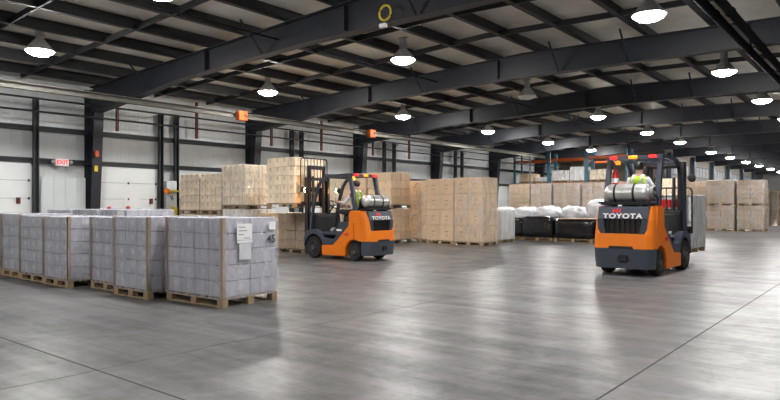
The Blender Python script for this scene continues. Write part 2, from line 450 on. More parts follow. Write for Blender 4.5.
tag(MB().box(-19.45,-19.25,12.0,12.16,0,1.32).bevel(.02,1).build('yellow_post', 'yellow'), 'yellow guard post between the two door tracks', 'guard post')
for y, z0, l in ((9.78, 1.33, 'tall red bollard right of the wide left column'), (9.98, 1.22, 'short red bollard right of the tall red one'), (10.40, 1.34, 'red bollard left of the notice sheet')):
    tag(MB().lathe([(.07,0),(.07,z0-.06),(.05,z0),(0,z0+.01)], 12, Matrix.Translation((-19.3,y,0))).build('red_bollard', 'redpaint', smooth=True), l, 'bollard')
# orange enclosures on the tray
for (x,y,z,l) in ((-16.88, 12.95, 4.30, 'orange box on the pale tray left of the second column'), (-16.88, 19.45, 4.30, 'orange box on the pale tray above the left forklift')):
    t = thing('orange_box', l, 'box', (x,y,z))
    MB().box(0,.20,-.17,.17,-.15,.15).bevel(.015,1).build('housing', 'orangebox', t)
    MB().lathe([(.0,0),(.05,0),(.05,.04),(0,.05)], 10, Matrix.Translation((.20,.08,.02))@Matrix.Rotation(R(90),4,'Y')).build('button', 'darkred', t)
# coiled yellow cable on first rafter
t = thing('yellow_coil', 'yellow coiled hose ring on the near roof beam left of centre', 'coil', (-7.62, 9.25, 5.02))
MB().tube([(.14*math.cos(a), -.02, .14*math.sin(a)) for a in [2*PI*k/20 for k in range(21)]], .022, 6).build('hose_ring', 'yellow', t)
MB().box(-.12,.02,-.06,.02,-.27,-.20).build('small_camera', 'label', t)
# tray cross bits on wall_inner: louvre windows and blue-grey columns
wn = 1
for k in range(6):
    y = YC+.4+k*6.25
    b = MB().box(-12.50,-12.46,y+.5,y+5.75,3.55,3.61).box(-12.50,-12.46,y+.5,y+5.75,4.35,4.41)
    for q in range(6): b.box(-12.50,-12.46,y+.5+q*1.04,y+.55+q*1.04,3.61,4.35)
    w = struct(b.build('window_%d' % wn, 'steel')); wn += 1
    B(-12.49,-12.475,y+.5,y+5.75,3.61,4.35).build('pane', 'glasswin', w)
    tag(MB().box(-12.46,-12.16,y-.02,y+.02,0,5.0).box(-12.46,-12.43,y-.15,y+.15,0,5).box(-12.19,-12.16,y-.15,y+.15,0,5).build('steel_column', 'bluecol'),
        'blue grey steel column along the louvred inner wall beyond the right forklift', 'column', 'columns of the louvred inner wall')

# ------------------------------------------------------------------ high bay lamps
def lamp(label, x, y, z=4.95, on=True, group=None):
    t = thing('high_bay_lamp', label, 'lamp', (x, y, z), 0, group)
    for n, me in lamp_meshes[on]: link(n, me, t)
    top = roofz(x)-.2-z
    b = MB().tube([(0,0,.52),(0,0,top)], .012, 6); b.box(-.06,.06,-.03,.03,top-.05,top)
    b.build('hanger_rod', 'ballast', t)
    return t
def mk_lamp(on):
    L = []
    b = MB().lathe([(.0,.50),(.085,.50),(.095,.46),(.095,.30),(.07,.27),(0,.27)], 16); b.box(-.13,.13,-.05,.05,.52,.55); b.box(-.02,.02,-.02,.02,.49,.53)
    L.append(('ballast_housing', b.mesh('ballast_housing', 'ballast', True)))
    b = MB().lathe([(.07,.28),(.10,.26),(.17,.18),(.25,.08),(.305,.0),(.31,-.01),(.298,-.01),(.24,.07),(.16,.17),(.09,.25)], 24, cap=False)
    L.append(('reflector', b.mesh('reflector', 'refl', True)))
    b = MB().lathe([(.0,-.125),(.10,-.118),(.19,-.09),(.26,-.05),(.297,-.005),(.29,.01),(0,.02)], 20)
    L.append(('lens', b.mesh('lens', 'lens' if on else 'lens_off', True)))
    return L
lamp_meshes = {True: mk_lamp(True), False: mk_lamp(False)}
LB = 'lit high bay lamp '
rowA = [(5.79, LB+'cut by the top edge of the picture on the left'), (12.45, LB+'near the middle, between the first two roof beams'), (19.18, 'unlit high bay lamp hanging between the second and third roof beams'),
        (25.5, LB+'above the left end of the pallet racks, hanging at mid height'), (31.91, LB+'above the right forklift, upper one of two'), (37.82, LB+'right of and above the right forklift guard')]
for y, l in rowA: lamp(l, -9.7, y, 5.02 if 10 < y < 30 else 4.95, on='unlit' not in l)
for y in (45.24, 51.11, 57.16, 63.08, 69.3, 75.5): lamp(LB+'in the receding row over the stacks on the right', -9.7, y, 4.88, group='receding row of far lamps')
rowB = [(6.17, LB+'large at the upper left by the pale tray'), (12.89, LB+'hanging above the wrapped cartons right of the first beam end'), (19.77, LB+'above the red tail lamp of the left forklift'),
        (26.4, LB+'above the right end of the tall tan stacks'), (32.99, LB+'above the left blue rack upright'), (39.28, LB+'low over the orange rack beam left of the right forklift')]
for y, l in rowB: lamp(l, -15.4, y, 4.92)
rowC = [(6.1, LB+'over the foreground outside the right edge'), (12.29, LB+'close to the top edge, largest on the right'), (18.74, LB+'just left of the dark hung pipes'), (24.64, LB+'right of the dark hung pipes at the right edge'), (30.4, LB+'cut by the right edge of the picture')]
for y, l in rowC: lamp(l, -3.7, y, 4.95)
for y in (36.7, 43, 49.2, 55.5, 61.7, 68): lamp(LB+'in the far row outside the right edge', -3.7, y, 4.88, group='far right lamps')
for x in (2.2,):
    for y in (3.5, 12.0): lamp(LB+'over the floor to the right of the picture', x, y, 4.9, group='lamps right of the picture')
for x in (-15.4, -9.7, -3.7): lamp(LB+'over the floor behind the camera', x, -2.5, 4.9, group='lamps behind the camera')

# ------------------------------------------------------------------ pallet loads
def pallet_mesh(w, d, name='wooden_pallet', m='wood'):
    b = MB()
    n = 7
    for k in range(n):
        x = -w/2+(w-.09)*k/(n-1); b.box(x, x+.09, -d/2, d/2, .112, .13)
    for y in (-d/2, -.045, d/2-.09):
        b.box(-w/2, w/2, y, y+.09, .095, .112)
        b.box(-w/2, w/2, y, y+.09, 0, .018)
        for x in (-w/2, -.06, w/2-.12): b.box(x, x+.12, y, y+.09, .018, .095)
    return b.mesh(name, m)
_pc, _cc, _wc = {}, {}, {}
def get_pallet(w, d, m):
    k = (round(w,2), round(d,2), m)
    if k not in _pc: _pc[k] = pallet_mesh(w, d, m=m)
    return _pc[k]
def carton_mesh(w, d, h, m, mark):
    b = MB().box(-w/2+.004, w/2-.004, -d/2+.004, d/2-.004, .003, h-.003); b.bevel(.009, 1)
    e = .0015
    if mark == 'print':      # small print in the middle of the outer faces
        for s, yy in ((-1, -d/2+.003), (1, d/2-.003)):
            b.box(-w*.12, w*.12, min(yy, yy+s*e), max(yy, yy+s*e), h*.55, h*.62, mi=1)
            b.box(-w*.08, w*.10, min(yy, yy+s*e), max(yy, yy+s*e), h*.30, h*.36, mi=1)
    elif mark == 'tape':
        
        for xx in (-w/2+.0025, w/2-.004): b.box(xx, xx+.0015, -.03, .03, h*.55, h-.012, mi=1)
        for yy in (-d/2+.0025, d/2-.004): b.box(-.03, .03, yy, yy+.0015, h*.55, h-.012, mi=1)
    elif mark == 'label':
        for s, yy in ((-1, -d/2+.003), (1, d/2-.003)):
            b.box(-w*.0, w*.25, min(yy, yy+s*e), max(yy, yy+s*e), h*.40, h*.74, mi=1)
        xx = w/2-.003; b.box(xx, xx+e, -d*.0, d*.22, h*.40, h*.74, mi=1)
    m2 = {'print': 'ink', 'tape': 'tape_dull' if m == 'card_dull' else 'tape', 'label': 'paleglabel'}.get(mark, 'tape')
    return b.mesh('carton', [m, m2])
def wrap_mesh(w, d, z0, z1, m, seed, top=True):
    rnd = random.Random(seed); b = MB(); n = 10; L = 7; rings = []
    for j in range(L):
        z = z0+(z1-z0)*j/(L-1); ring = []
        bow = .010*math.sin(PI*j/(L-1))+.008
        for k in range(4*n):
            side, t = divmod(k, n); t /= n
            hw, hd = w/2+bow, d/2+bow
            cs = [(-hw,-hd),(hw,-hd),(hw,hd),(-hw,hd)]
            a, c = cs[side], cs[(side+1) % 4]
            x = a[0]+(c[0]-a[0])*t; y = a[1]+(c[1]-a[1])*t
            q = rnd.uniform(0, .008)
            if side == 0: y -= q
            elif side == 1: x += q
            elif side == 2: y += q
            else: x -= q
            ring.append(Vector((x, y, z+(rnd.uniform(-.012,.012) if 0 < j < L-1 else 0))))
        rings.append(ring)
    if top: rings.append([Vector((p.x*.88, p.y*.88, z1+.012)) for p in rings[-1]])
    b.loft(rings, cap=False)
    return b.mesh('stretch_film', m)
def load(label, cx, cy, w, d, nx, ny, nz, h, z=0, rot=0, m='card', mark='tape', wrap='wrap_tan', pm='wood', name='pallet_load', group=None, jit=.012, offs=None, corner=None, seed=0, cat='pallet of cartons', ph=.13, top=None):
    """cx, cy = centre of the load; h = height of cartons above the pallet"""
    t = thing(name, label, cat, (cx, cy, z), R(rot), group)
    link('wooden_pallet', get_pallet(w+.02, d+.02, pm), t)
    rnd = random.Random(seed or int(abs(cx*997+cy*131+z*17)))
    cw, cd, ch = w/nx, d/ny, h/nz
    k = (round(cw,3), round(cd,3), round(ch,3), m, mark)
    if k not in _cc: _cc[k] = carton_mesh(cw, cd, ch, m, mark)
    for c in range(nz):
        for a in range(nx):
            for q in range(ny):
                if 0 < a < nx-1 and 0 < q < ny-1 and c < nz-1: continue
                if q == ny-1 and c < nz-1 and 0 < a < nx-1: continue      # back row never seen
                x = -w/2+cw*(a+.5)+rnd.uniform(-jit, jit)*.5; y = -d/2+cd*(q+.5)+rnd.uniform(-jit, jit)*.5
                link('carton', _cc[k], t, (x, y, ph+ch*c), (0, 0, rnd.uniform(-jit, jit)))
    if wrap: link('stretch_film', wrap_mesh(w+.012, d+.012, ph-.03, ph+h+.002, wrap, rnd.randint(0, 999)), t)
    if corner:
        for sx in (-1, 1):
            b = MB(); x = sx*(w/2+.022)
            b.box(min(x, x-sx*.035), max(x, x-sx*.022), -d/2-.026, -d/2-.018, ph, ph+h)
            b.box(min(x, x-sx*.007), max(x, x-sx*.007), -d/2-.026, -d/2+.03, ph, ph+h)
            b.build('corner_board', 'card_dull', t)
    return t
# --- grey wrapped pallets in the foreground row
def grey(label, x0, x1, y, d=1.0, h=1.05, rot=0, nx=3, corner=True, z=0):
    return load(label, (x0+x1)/2, y+d/2, x1-x0-.02, d, nx, 2, 5, h, z, rot, 'card_grey', 'label', 'wrap_grey', 'wood', corner=corner, jit=.005)
g1 = grey('grey film-wrapped pallet nearest the camera, with the large white label', -8.27, -6.97, 5.06, .93, 1.06, 1.0, 4)
grey('grey wrapped pallet of cartons directly left of the one with the large white label', -9.38, -8.42, 4.84, .95, 1.06, 0.5)
grey('grey wrapped pallet of cartons second to the left of the large-labelled one', -10.42, -9.46, 4.98, .95, 1.04, 0)
grey('grey wrapped pallet third to the left of the large-labelled one', -11.62, -10.66, 4.72, .95, 1.04, 0)
grey('grey wrapped pallet of cartons fourth to the left of the large-labelled one', -12.72, -11.68, 4.76, .95, 1.04, 1)
grey('grey wrapped pallet of cartons fifth to the left of the large-labelled one', -13.74, -12.78, 4.80, .95, 1.07, -1)
grey('grey wrapped pallet of cartons cut by the left edge of the picture', -14.85, -13.82, 4.82, .95, 1.06, 0)
grey('grey wrapped pallet of cartons outside the left edge of the picture', -15.95, -14.92, 4.84, .95, 1.06, 0)
gb1 = grey('grey wrapped pallet in the second row behind, with a small label at its top right', -12.55, -11.45, 6.15, 1.0, 1.15, 0, corner=False)
gb2 = grey('grey wrapped pallet in the second row behind, with a long white label', -13.72, -12.62, 6.15, 1.0, 1.15, 0, corner=False)
grey('grey wrapped pallet in the second row behind, leftmost seen', -14.9, -13.8, 6.15, 1.0, 1.14, 0, corner=False)
# labels on the near pallet (its right side, facing +X)
def paper(name, parent, x, y0, y1, z0, z1, mat='label'):
    return B(x, x+.002, y0, y1, z0, z1).build(name, mat, parent)
LX = 1.30/2+.036
pl = paper('shipping_label', g1, LX, -.27, -.01, .85, 1.11)
b = MB()
for k, (a, c) in enumerate(((-.24,-.13), (-.24,-.10), (-.24,-.16), (-.15,-.05))): b.box(LX+.002, LX+.003, a, c, 1.06-k*.05, 1.068-k*.05)
b.box(LX+.002, LX+.003, -.27, -.01, .885, .889)
b.build('printed_lines', 'dark_ink', pl)
paper('lower_sheet', g1, LX-.001, -.23, -.03, .62, .845, 'paleglabel')
paper('corner_label', g1, LX, .29, .41, 1.02, 1.13)
text('marker_number', '45', .15, 'dark_ink', g1, (LX+.001, .33, .88), (R(90), 0, R(90)), .0008, 1, 1, .004)
B(.25, .50, -.535, -.532, 1.17, 1.25).build('small_label', 'label', gb1)
B(-.30, .35, -.535, -.532, 1.10, 1.17).build('long_label', 'label', gb2)

# --- pale cartons by the left wall
load('lower pallet of pale cartons by the wall, hidden under the leftmost stack', -18.35, 12.55, 1.08, 1.05, 3, 3, 3, .95, 0, 0, 'card_pale', 'tape', 'wrap_tan')
load('lower pallet of pale cartons hidden under the second stack from the wall', -17.2, 12.55, 1.08, 1.05, 3, 3, 3, .95, 0, 0, 'card_pale', 'tape', 'wrap_tan')
load('upper pallet of pale cartons nearest the left wall, on a yellowish pallet', -18.35, 12.55, 1.08, 1.05, 4, 3, 5, 1.18, 1.09, 0, 'card_pale', 'tape', 'wrap_tan')
load('upper pallet of pale cartons second from the left wall', -17.2, 12.55, 1.08, 1.05, 4, 3, 5, 1.17, 1.09, 1, 'card_pale', 'tape', 'wrap_tan')
load('lower pallet of white cartons under the glossy wrapped stack', -15.95, 12.5, 1.15, 1.0, 3, 3, 4, 1.12, 0, 0, 'card_white', 'tape', 'wrap_tan', 'wood_dull')
load('upper glossy wrapped pallet of pale cartons, left of the raised load', -15.95, 12.5, 1.15, 1.0, 4, 3, 5, 1.22, 1.26, 0, 'card_pale', 'tape', 'wrap_heavy', 'wood_dull')
load('low pallet of brown cartons between the glossy stack and the raised load', -14.72, 12.9, .98, 1.0, 3, 2, 3, 1.02, 0, 0, 'card', 'tape', 'wrap_tan')
load('brown wrapped pallet on the floor under the load raised by the left forklift', -13.62, 12.75, 1.12, 1.0, 3, 3, 4, 1.02, 0, 0, 'card_dull', 'tape', 'wrap_tan', 'wood_dull')
# raised load on left forklift
load('pallet of tan cartons raised on the forks of the left forklift', -13.19, 12.05, 1.14, 1.12, 4, 4, 5, 1.24, 1.30, 0, 'card_pale', 'tape', None, 'wood')
t = tag(MB().prism([(-13.35,1.18),(-12.95,1.14),(-12.80,1.20),(-12.82,1.33),(-13.33,1.32)], 'y', 11.42, 11.45).build('loose_film', 'label'), 'crumpled white film hanging under the raised load', 'film')

# --- stacks behind the left forklift
for z, nm, hh in ((0, 'lower', 1.12), (1.27, 'upper', 1.17)):
    load('%s pallet of worn kraft cartons just right of the left forklift' % nm, -14.78, 18.12, 1.15, 1.12, 2, 2, 4, hh, z, 0, 'card', 'tape', 'wrap_tan', 'wood_dull', jit=.03)
    load('%s pallet of kraft cartons seen through the guard of the left forklift' % nm, -17.38, 18.25, 1.15, 1.12, 2, 2, 4, hh, z, 0, 'card_pale', 'tape', 'wrap_tan', 'wood_dull', jit=.03)
    load('%s pallet of kraft cartons behind the driver of the left forklift' % nm, -16.08, 18.2, 1.15, 1.12, 2, 2, 4, hh, z, 0, 'card', 'tape', 'wrap_tan', 'wood_dull', jit=.03)
def tall(label, x0, x1, y, d, nx, ny, h=2.08, wrap='wrap_tan', m='card', mk='print', pm='wood'):
    return load(label, (x0+x1)/2, y+d/2, x1-x0, d, nx, ny, 4, h, 0, 0, m, mk, wrap, pm, jit=.006)
tall('tall pallet of large tan cartons at the front right corner of the big block', -12.08, -10.95, 18.40, 1.0, 2, 2, 2.2, 'wrap_heavy')
tall('tall pallet of large tan cartons left half of the big block', -13.28, -12.14, 18.44, 1.0, 2, 2, 2.18)
tall('tall pallet of glossy wrapped cartons at the left of the big tan block, set back', -14.5, -13.38, 18.95, 1.1, 2, 2, 2.16, 'wrap_heavy')
load('lower silver wrapped pallet peeking out right of the big tan block', -12.02, 21.2, 1.0, 1.0, 2, 2, 3, 1.05, 0, 0, 'card_white', 'label', 'wrap_silver')

# --- black wrapped pallets and white sacks
def lumpy(w, d, h, amp, seed, mat, name, power=5, sub=3):
    bm = bmesh.new(); bmesh.ops.create_cube(bm, size=2); bmesh.ops.subdivide_edges(bm, edges=bm.edges, cuts=7, use_grid_fill=True)
    from mathutils import noise as nz
    for v in bm.verts:
        p = v.co; r = (abs(p.x)**power+abs(p.y)**power+abs(p.z)**power)**(1/power); q = p/r
        n = nz.noise_vector(q*2.3+Vector((seed*3.7, seed, 0)))
        q = q+n*amp; v.co = Vector((q.x*w/2, q.y*d/2, (q.z+1)*h/2))
    for v in bm.verts:
        if v.co.z < 0: v.co.z = 0
    me = bpy.data.meshes.new(name); bm.to_mesh(me); bm.free(); me.materials.append(M[mat])
    for p in me.polygons: p.use_smooth = True
    return me
def black_load(label, x0, x1, y, h, seed):
    w = x1-x0; t = thing('wrapped_pallet', label, 'wrapped pallet', ((x0+x1)/2, y+.5, 0), R(random.uniform(-2,2)))
    link('wooden_pallet', get_pallet(w, 1.0, 'wood'), t)
    link('black_film', lumpy(w+.04, 1.04, h, .05, seed, 'blackfilm', 'black_film', 9), t, (0,0,.125)); return t
black_load('black film-wrapped pallet at the left end, under the first white sacks', -12.42, -11.66, 22.7, .76, 1)
black_load('black film-wrapped pallet in the middle of the low row', -11.6, -10.32, 22.5, .82, 2)
bl = black_load('black film-wrapped pallet at the right end with cardboard on its top', -10.22, -8.72, 22.4, .74, 3)
B(-.55,.72,-.45,.45,.865,.89).build('cardboard_sheet', 'card', bl)
black_load('black film-wrapped pallet partly behind the right forklift', -8.62, -7.7, 22.6, .76, 4)
for i, (x, z, w, h, l) in enumerate(((-13.35, .74, 1.02, .56, 'white sack leftmost of the row over the black pallets'), (-12.3, .74, 1.02, .56, 'white sack second from the left over the black pallets'),
        (-11.25, .74, 1.02, .60, 'white sack in the middle over the black pallets'), (-10.2, .74, 1.02, .60, 'white sack right of the middle over the black pallets'),
        (-9.12, .74, 1.08, .86, 'large white sack fifth along, highest of the row'), (-8.02, .74, 1.06, .76, 'large white sack beside the right forklift'))):
    y = 24.25
    tag(link('white_sack', lumpy(w-.07, 1.0, h, .24, i+5, 'whitebag', 'white_sack', 2.7), None, (x, y, z)), l, 'sack')
    s = thing('low_crate', 'low plain crate carrying the '+l.split(' of the')[0].split(' over')[0], 'crate', (x, y, 0))
    MB().box(-w/2+.05, w/2-.05, -.44, .44, .12, .74).bevel(.01,1).build('crate_body', 'card_white', s)
    link('wooden_pallet', get_pallet(round(w-.1,2), .9, 'wood_dull'), s)
# --- tan pallets behind the sacks (second tier) on lower ones
names = ['first from the left', 'second from the left', 'third, heavily wrapped in grey film', 'fourth from the left', 'fifth, partly behind the right forklift']
for k, (x0, x1) in enumerate(((-15.15, -14.03), (-13.95, -12.92), (-12.78, -11.5), (-11.38, -10.38), (-10.26, -9.2))):
    w = x1-x0; cx = (x0+x1)/2
    mm = 'card_dull'
    load('lower hidden pallet behind the white sacks, '+names[k], cx, 28.55, w, 1.1, 2, 2, 3, 1.0, 0, 0, 'card_dull', 'tape', None, 'wood_dull')
    load('brown pallet stacked behind the white sacks, '+names[k], cx, 28.55, w, 1.1, 2, 2, 5, 1.14, 1.15, 0, mm, 'tape', 'wrap_heavy' if k in (1,2,3) else 'wrap_tan', 'wood', jit=.02)
# --- racks
def rack(label, x0, x1, y, zs):
    t = thing('pallet_rack', label, 'pallet rack', (0, y, 0))
    for x in (x0, x1):
        for yy in (0, 1.0):
            b = MB().box(x-.05, x+.05, yy-.04, yy+.04, 0, 4.7).box(x-.09, x+.09, yy-.08, yy+.08, 0, .012)
            b.build('upright', 'rackblue', t)
        b = MB()
        for k in range(7): b.tube([(x, .04, .3+k*.6), (x, .96, .6+k*.6)], .018, 5)
        b.build('bracing', 'rackblue', t)
    for z in zs:
        for yy in (-.06, 1.02): B(x0+.05, x1-.05, yy, yy+.05, z-.06, z+.06).build('beam', 'rackorange', t)
    b = MB()
    for k in range(13): b.box(x0+.1+k*(x1-x0-.2)/12, x0+.13+k*(x1-x0-.2)/12, 0, 1.0, zs[0]+.06, zs[0]+.08)
    b.build('wire_deck', 'greypost', t)
    return t
rack('blue and orange pallet rack bay at the left end', -19.6, -17.28, 37.0, (2.72, 4.2))
rack('blue and orange pallet rack bay in the middle', -17.16, -14.86, 37.0, (2.72, 4.24))
rack('blue and orange pallet rack bay behind the right forklift', -14.74, -12.4, 37.0, (2.72, 4.28))
rack('second line of orange rack beams farther back', -16.6, -13.3, 41.5, (2.72, 4.3))
zr = 2.81
load('small pallet of brown cartons on the left rack', -18.75, 37.5, .95, 1.0, 2, 2, 2, .48, zr, 0, 'card', 'tape', 'wrap_tan')
load('small pallet of white cartons on the left rack', -17.72, 37.5, .75, 1.0, 2, 2, 1, .22, zr, 0, 'card_white', 'tape', 'wrap_silver')
load('pallet of white and brown wrapped cartons on the middle rack, lower of two', -16.45, 37.5, 1.15, 1.0, 2, 2, 3, .62, zr, 0, 'card_white', 'tape', 'wrap_heavy')
load('pallet of white cartons on the middle rack, taller of two', -15.35, 37.5, .9, 1.0, 2, 2, 2, .80, zr, 0, 'card_white', 'tape', 'wrap_silver')
load('pallet of wrapped cartons on the right rack', -14.05, 37.5, 1.05, 1.0, 2, 2, 2, .60, zr, 0, 'card_pale', 'tape', 'wrap_heavy')
tag(MB().tube([(-18.0, 36.0, 0), (-18.0, 36.0, 4.5)], .06, 8).build('guard_post', 'greypost'), 'grey post in front of the left rack bay', 'post')
tag(MB().tube([(-16.2, 40.3, 0), (-16.2, 40.3, 4.5)], .07, 8).build('guard_post', 'greypost'), 'grey post behind the middle rack bay', 'post')

# --- right-hand double stacks
X = -8.15
for k, (x0, x1, y) in enumerate(((-8.33, -7.0, 37.9), (-6.85, -5.6, 37.9))):
    for z, nm in ((0, 'lower'), (1.38, 'upper')):
        load('%s brown wrapped pallet of the double stack %s' % (nm, ['left of the right-hand pair', 'at the right end'][k]), (x0+x1)/2, y+.6, x1-x0, 1.2, 2, 2, 5, 1.22, z, 0, 'card_dull', 'tape', 'wrap_heavy', 'wood', jit=.02)
for k, (x0, x1, y) in enumerate(((-9.6, -8.45, 38.3), (-10.9, -9.7, 37.2), (-9.6, -8.5, 33.4))):
    for z, nm in ((0, 'lower'), (1.38, 'upper')):
        load('%s brown pallet %s' % (nm, ['in the shade just left of the right-hand pair', 'third left of the right-hand pair', 'with pinkish film beside the right forklift mast'][k]), (x0+x1)/2, y+.6, x1-x0, 1.2, 2, 2, 4, 1.22, z, 0, 'card_dull' if k < 2 else 'card', 'tape', 'wrap_tan' if k < 2 else 'wrap_heavy', 'wood', jit=.02)
tag(B(-8.3,-7.0,37.95,39.1,2.745,2.775).build('white_top_sheet', 'label'), 'white sheet lying on top of the left right-hand double stack', 'sheet')
# far rack of pallets at the right
for k in range(2):
    t = thing('stacked_pallets', ['tall stack of empty wooden pallets at the far right', 'tall stack of empty wooden pallets behind the first at the far right'][k], 'pallet stack', (-7.0+k*1.4, 49.6+k*1.3, 0))
    for j in range(17): link('wooden_pallet', get_pallet(1.2, 1.0, 'wood_dull'), t, (random.uniform(-.02,.02), random.uniform(-.02,.02), j*.142), (0,0,random.uniform(-.02,.02)))
load('dark wrapped pallet at the far right edge', -4.15, 51.0, 1.2, 1.2, 2, 2, 4, 1.25, 0, 0, 'card_dull', 'tape', 'wrap_tan', 'wood_dull')

# ------------------------------------------------------------------ forklift
def wheel(parent, x, y, r, w, nm='wheel'):
    T = Matrix.Translation((x, y, r))@Matrix.Rotation(R(90), 4, 'X')
    b = MB().lathe([(r*.55,-w/2+.01),(r*.92,-w/2),(r,-w/2+.03),(r,w/2-.03),(r*.92,w/2),(r*.55,w/2-.01)], 28, T, cap=True)
    t = b.build(nm, 'rubber', parent, smooth=True)
    for s in (-1, 1):
        T2 = T@Matrix.Translation((0,0,s*(w/2-.012)))
        b = MB().lathe([(0,0),(r*.2,s*.03),(r*.25,s*.03),(r*.28,s*.0),(r*.5,s*-.01),(r*.56,s*.022),(r*.60,s*.02),(r*.60,-s*.01),(0,-s*.02)], 20, T2)
        for k in range(6):
            a = 2*PI*k/6; b.lathe([(0,-.002*s),(.014,-.002*s),(.014,s*.022),(0,s*.024)], 6, T2@Matrix.Translation((r*.38*math.cos(a), r*.38*math.sin(a), 0)))
        b.build('rim', 'rim', t, smooth=True)
    return t
def forklift(label, loc, rz, scale, fork_z, num, side_num, headlit):
    F = thing('forklift', label, 'forklift', loc, rz, None, 1); F.scale = scale
    P = lambda b, n, m, sm=False: b.build(n, m, F, smooth=sm)
    # chassis between the wheels
    b = MB().prism([(1.0,.16),(1.0,.60),(.62,.66),(.44,.44),(-.50,.44),(-.50,.16)], 'y', -.36, .36); P(b, 'chassis', 'slate')
    for s in (-1, 1):
        y0, y1 = sorted((s*.36, s*.52))
        # slate front fender and step side
        arch = [(.75+.345*math.cos(R(a)), .275+.345*math.sin(R(a))) for a in range(160, -1, -20)]
        out = [(1.10,.275)]+[(1.12,.50),(1.06,.66),(.90,.72),(.62,.70)]
        pts = arch[::-1][0:]  # from front round to back
        poly = [(1.12,.29),(1.13,.50),(1.05,.66),(.90,.72),(.66,.73),(.40,.52),(.02,.50),(-.26,.76),(-.50,.92),(-.50,.80),(-.30,.62),(.02,.36),(.42,.34)]+[(.75+.335*math.cos(R(a)), .275+.335*math.sin(R(a))) for a in range(165, 4, -16)]
        b = MB().prism(poly, 'y', y0, y1); b.bevel(.012, 1); P(b, 'fender', 'slate')
        # orange lower side cover
        arc = [(-.70+.285*math.cos(R(a)), .22+.285*math.sin(R(a))) for a in range(-10, 100, 18)]
        poly = [(.43,.10),(.43,.34),(.03,.36),(-.10,.46),(-.48,.80),(-.60,.90),(-.68,.92),(-.70,.505)]+arc[::-1][1:]+[(-.40,.10)]
        b = MB().prism(poly, 'y', *sorted((s*.40, s*.535))); b.bevel(.012, 2); P(b, 'side_cover', 'orange')
        # rear quarter, orange
        poly = [(-.50,.78),(-.52,1.16),(-.60,1.20),(-.90,1.20),(-.98,.70),(-.985,.46),(-.70,.506),(-.68,.88)]
        b = MB().prism(poly, 'y', *sorted((s*.44, s*.53))); b.bevel(.02, 2); P(b, 'rear_quarter_cover', 'orange')
        # step
        b = MB().box(-.05,.42,*sorted((s*.40, s*.53)),.30,.33); P(b, 'step_plate', 'black')
    # floor, cowl, hood, seat
    P(MB().box(-.12,.62,-.40,.40,.58,.61), 'floor_plate', 'black')
    b = MB().prism([(.62,.58),(.66,1.05),(.74,1.14),(.90,1.12),(.96,.60)], 'y', -.43, .43); b.bevel(.02,2); P(b, 'dash_cowl', 'black')
    b = MB().prism([(-.08,.46),(-.10,.86),(-.16,.93),(-.74,.95),(-.80,.46)], 'y', -.46, .46); b.bevel(.02,2); P(b, 'engine_hood', 'slate')
    b = MB().box(-.62,-.10,-.24,.24,.93,1.05); b.bevel(.03,2); st = P(b, 'seat', 'seatv')
    b = MB().prism([(-.56,1.0),(-.50,1.03),(-.60,1.50),(-.68,1.50)], 'y', -.22, .22); b.bevel(.025,2); b.build('seat_backrest', 'seatv', st)
    # counterweight: plan outline, upper orange U, lower grey
    def plan(x0, xr, hw, r=.16):
        pts = [(x0,-hw),(xr+r,-hw)]
        pts += [(xr+r-r*math.sin(R(a)), -hw+r-r*math.cos(R(a))) for a in range(15, 91, 15)]
        pts += [(x, -y) for x, y in pts[::-1]]
        return pts
    def cw(z0, z1, xr0, xr1, hw0, hw1, x0=-.86):
        A, C = plan(x0, xr0, hw0), plan(x0, xr1, hw1)
        return MB().loft([[Vector((x,y,z0)) for x,y in A], [Vector((x,y,z1)) for x,y in C]])
    b = cw(.13, .47, -1.20, -1.245, .52, .535, -.95)
    b.box(-1.0,-.92,-.48,.48,.2,.47)
    lower = P(b, 'lower_counterweight', 'cw', True)
    MB().box(-1.262,-1.20,-.13,.05,.24,.36).bevel(.02,2).build('tow_pin_recess', 'black', lower)
    P(MB().box(-1.258,-1.15,-.22,.22,.455,.51).bevel(.015,2), 'exhaust_slot', 'black')
    # orange band under grille and side posts
    b = cw(.47, .72, -1.235, -1.215, .535, .53); P(b, 'counterweight_band', 'orange', True)
    for s in (-1, 1):
        b = MB(); rings = []
        for z, xr, hw, inn in ((.70,-1.216,.53,.40),(.95,-1.18,.52,.44),(1.19,-1.12,.50,.455)):
            pl = plan(-.86, xr, hw); side = [(x,y) for x,y in pl if y <= -.0]
            outer = [(x,y) for x,y in side if y <= -inn+.0]
            q = outer[:6]; last = q[-1]
            while len(q) < 6: q.append(last)
            q = q+[(q[-1][0]+.02, -inn), (-.86, -inn)]
            rings.append([Vector((x, y*(-s), z)) for x,y in q])
        b.loft(rings); P(b, 'corner_cover', 'orange')
    # dark centre: upper panel with name, grille recess
    b = MB().prism([(-.86,.97),(-1.165,.97),(-1.12,1.17),(-1.10,1.19),(-.86,1.19)], 'y', -.455, .455); b.bevel(.01,1); up = P(b, 'rear_panel', 'slate')
    P(MB().prism([(-.86,.72),(-1.10,.72),(-1.09,.97),(-.86,.97)], 'y', -.44, .44), 'radiator_recess', 'black')
    b = MB()
    for k in range(9): b.box(-1.125,-1.10,-.40+k*.095,-.375+k*.095,.73,.96)
    for k in range(2): b.box(-1.128,-1.10,-.42,.42,.79+k*.09,.80+k*.09)
    P(b, 'radiator_grille', 'black')
    for s in (-1,1):
        b = MB().prism([(s*.44,.72),(s*.30,.72),(s*.35,.97),(s*.455,.97)], 'x', -1.17, -.95); P(b, 'recess_cheek', 'slate')
    tilt = math.atan2(.045, .2)
    text('brand_lettering', 'TOYOTA', .115, 'chrome', up, (-1.158, -.0, 1.020), (R(90)-tilt, 0, R(-90)), .004, 1.35, 1.15, .004)
    text('unit_number', num, .085, 'redletter', up, (-1.139, .11, 1.110), (R(90)-tilt, 0, R(-90)), .004, 1.3, 1.05, .006)
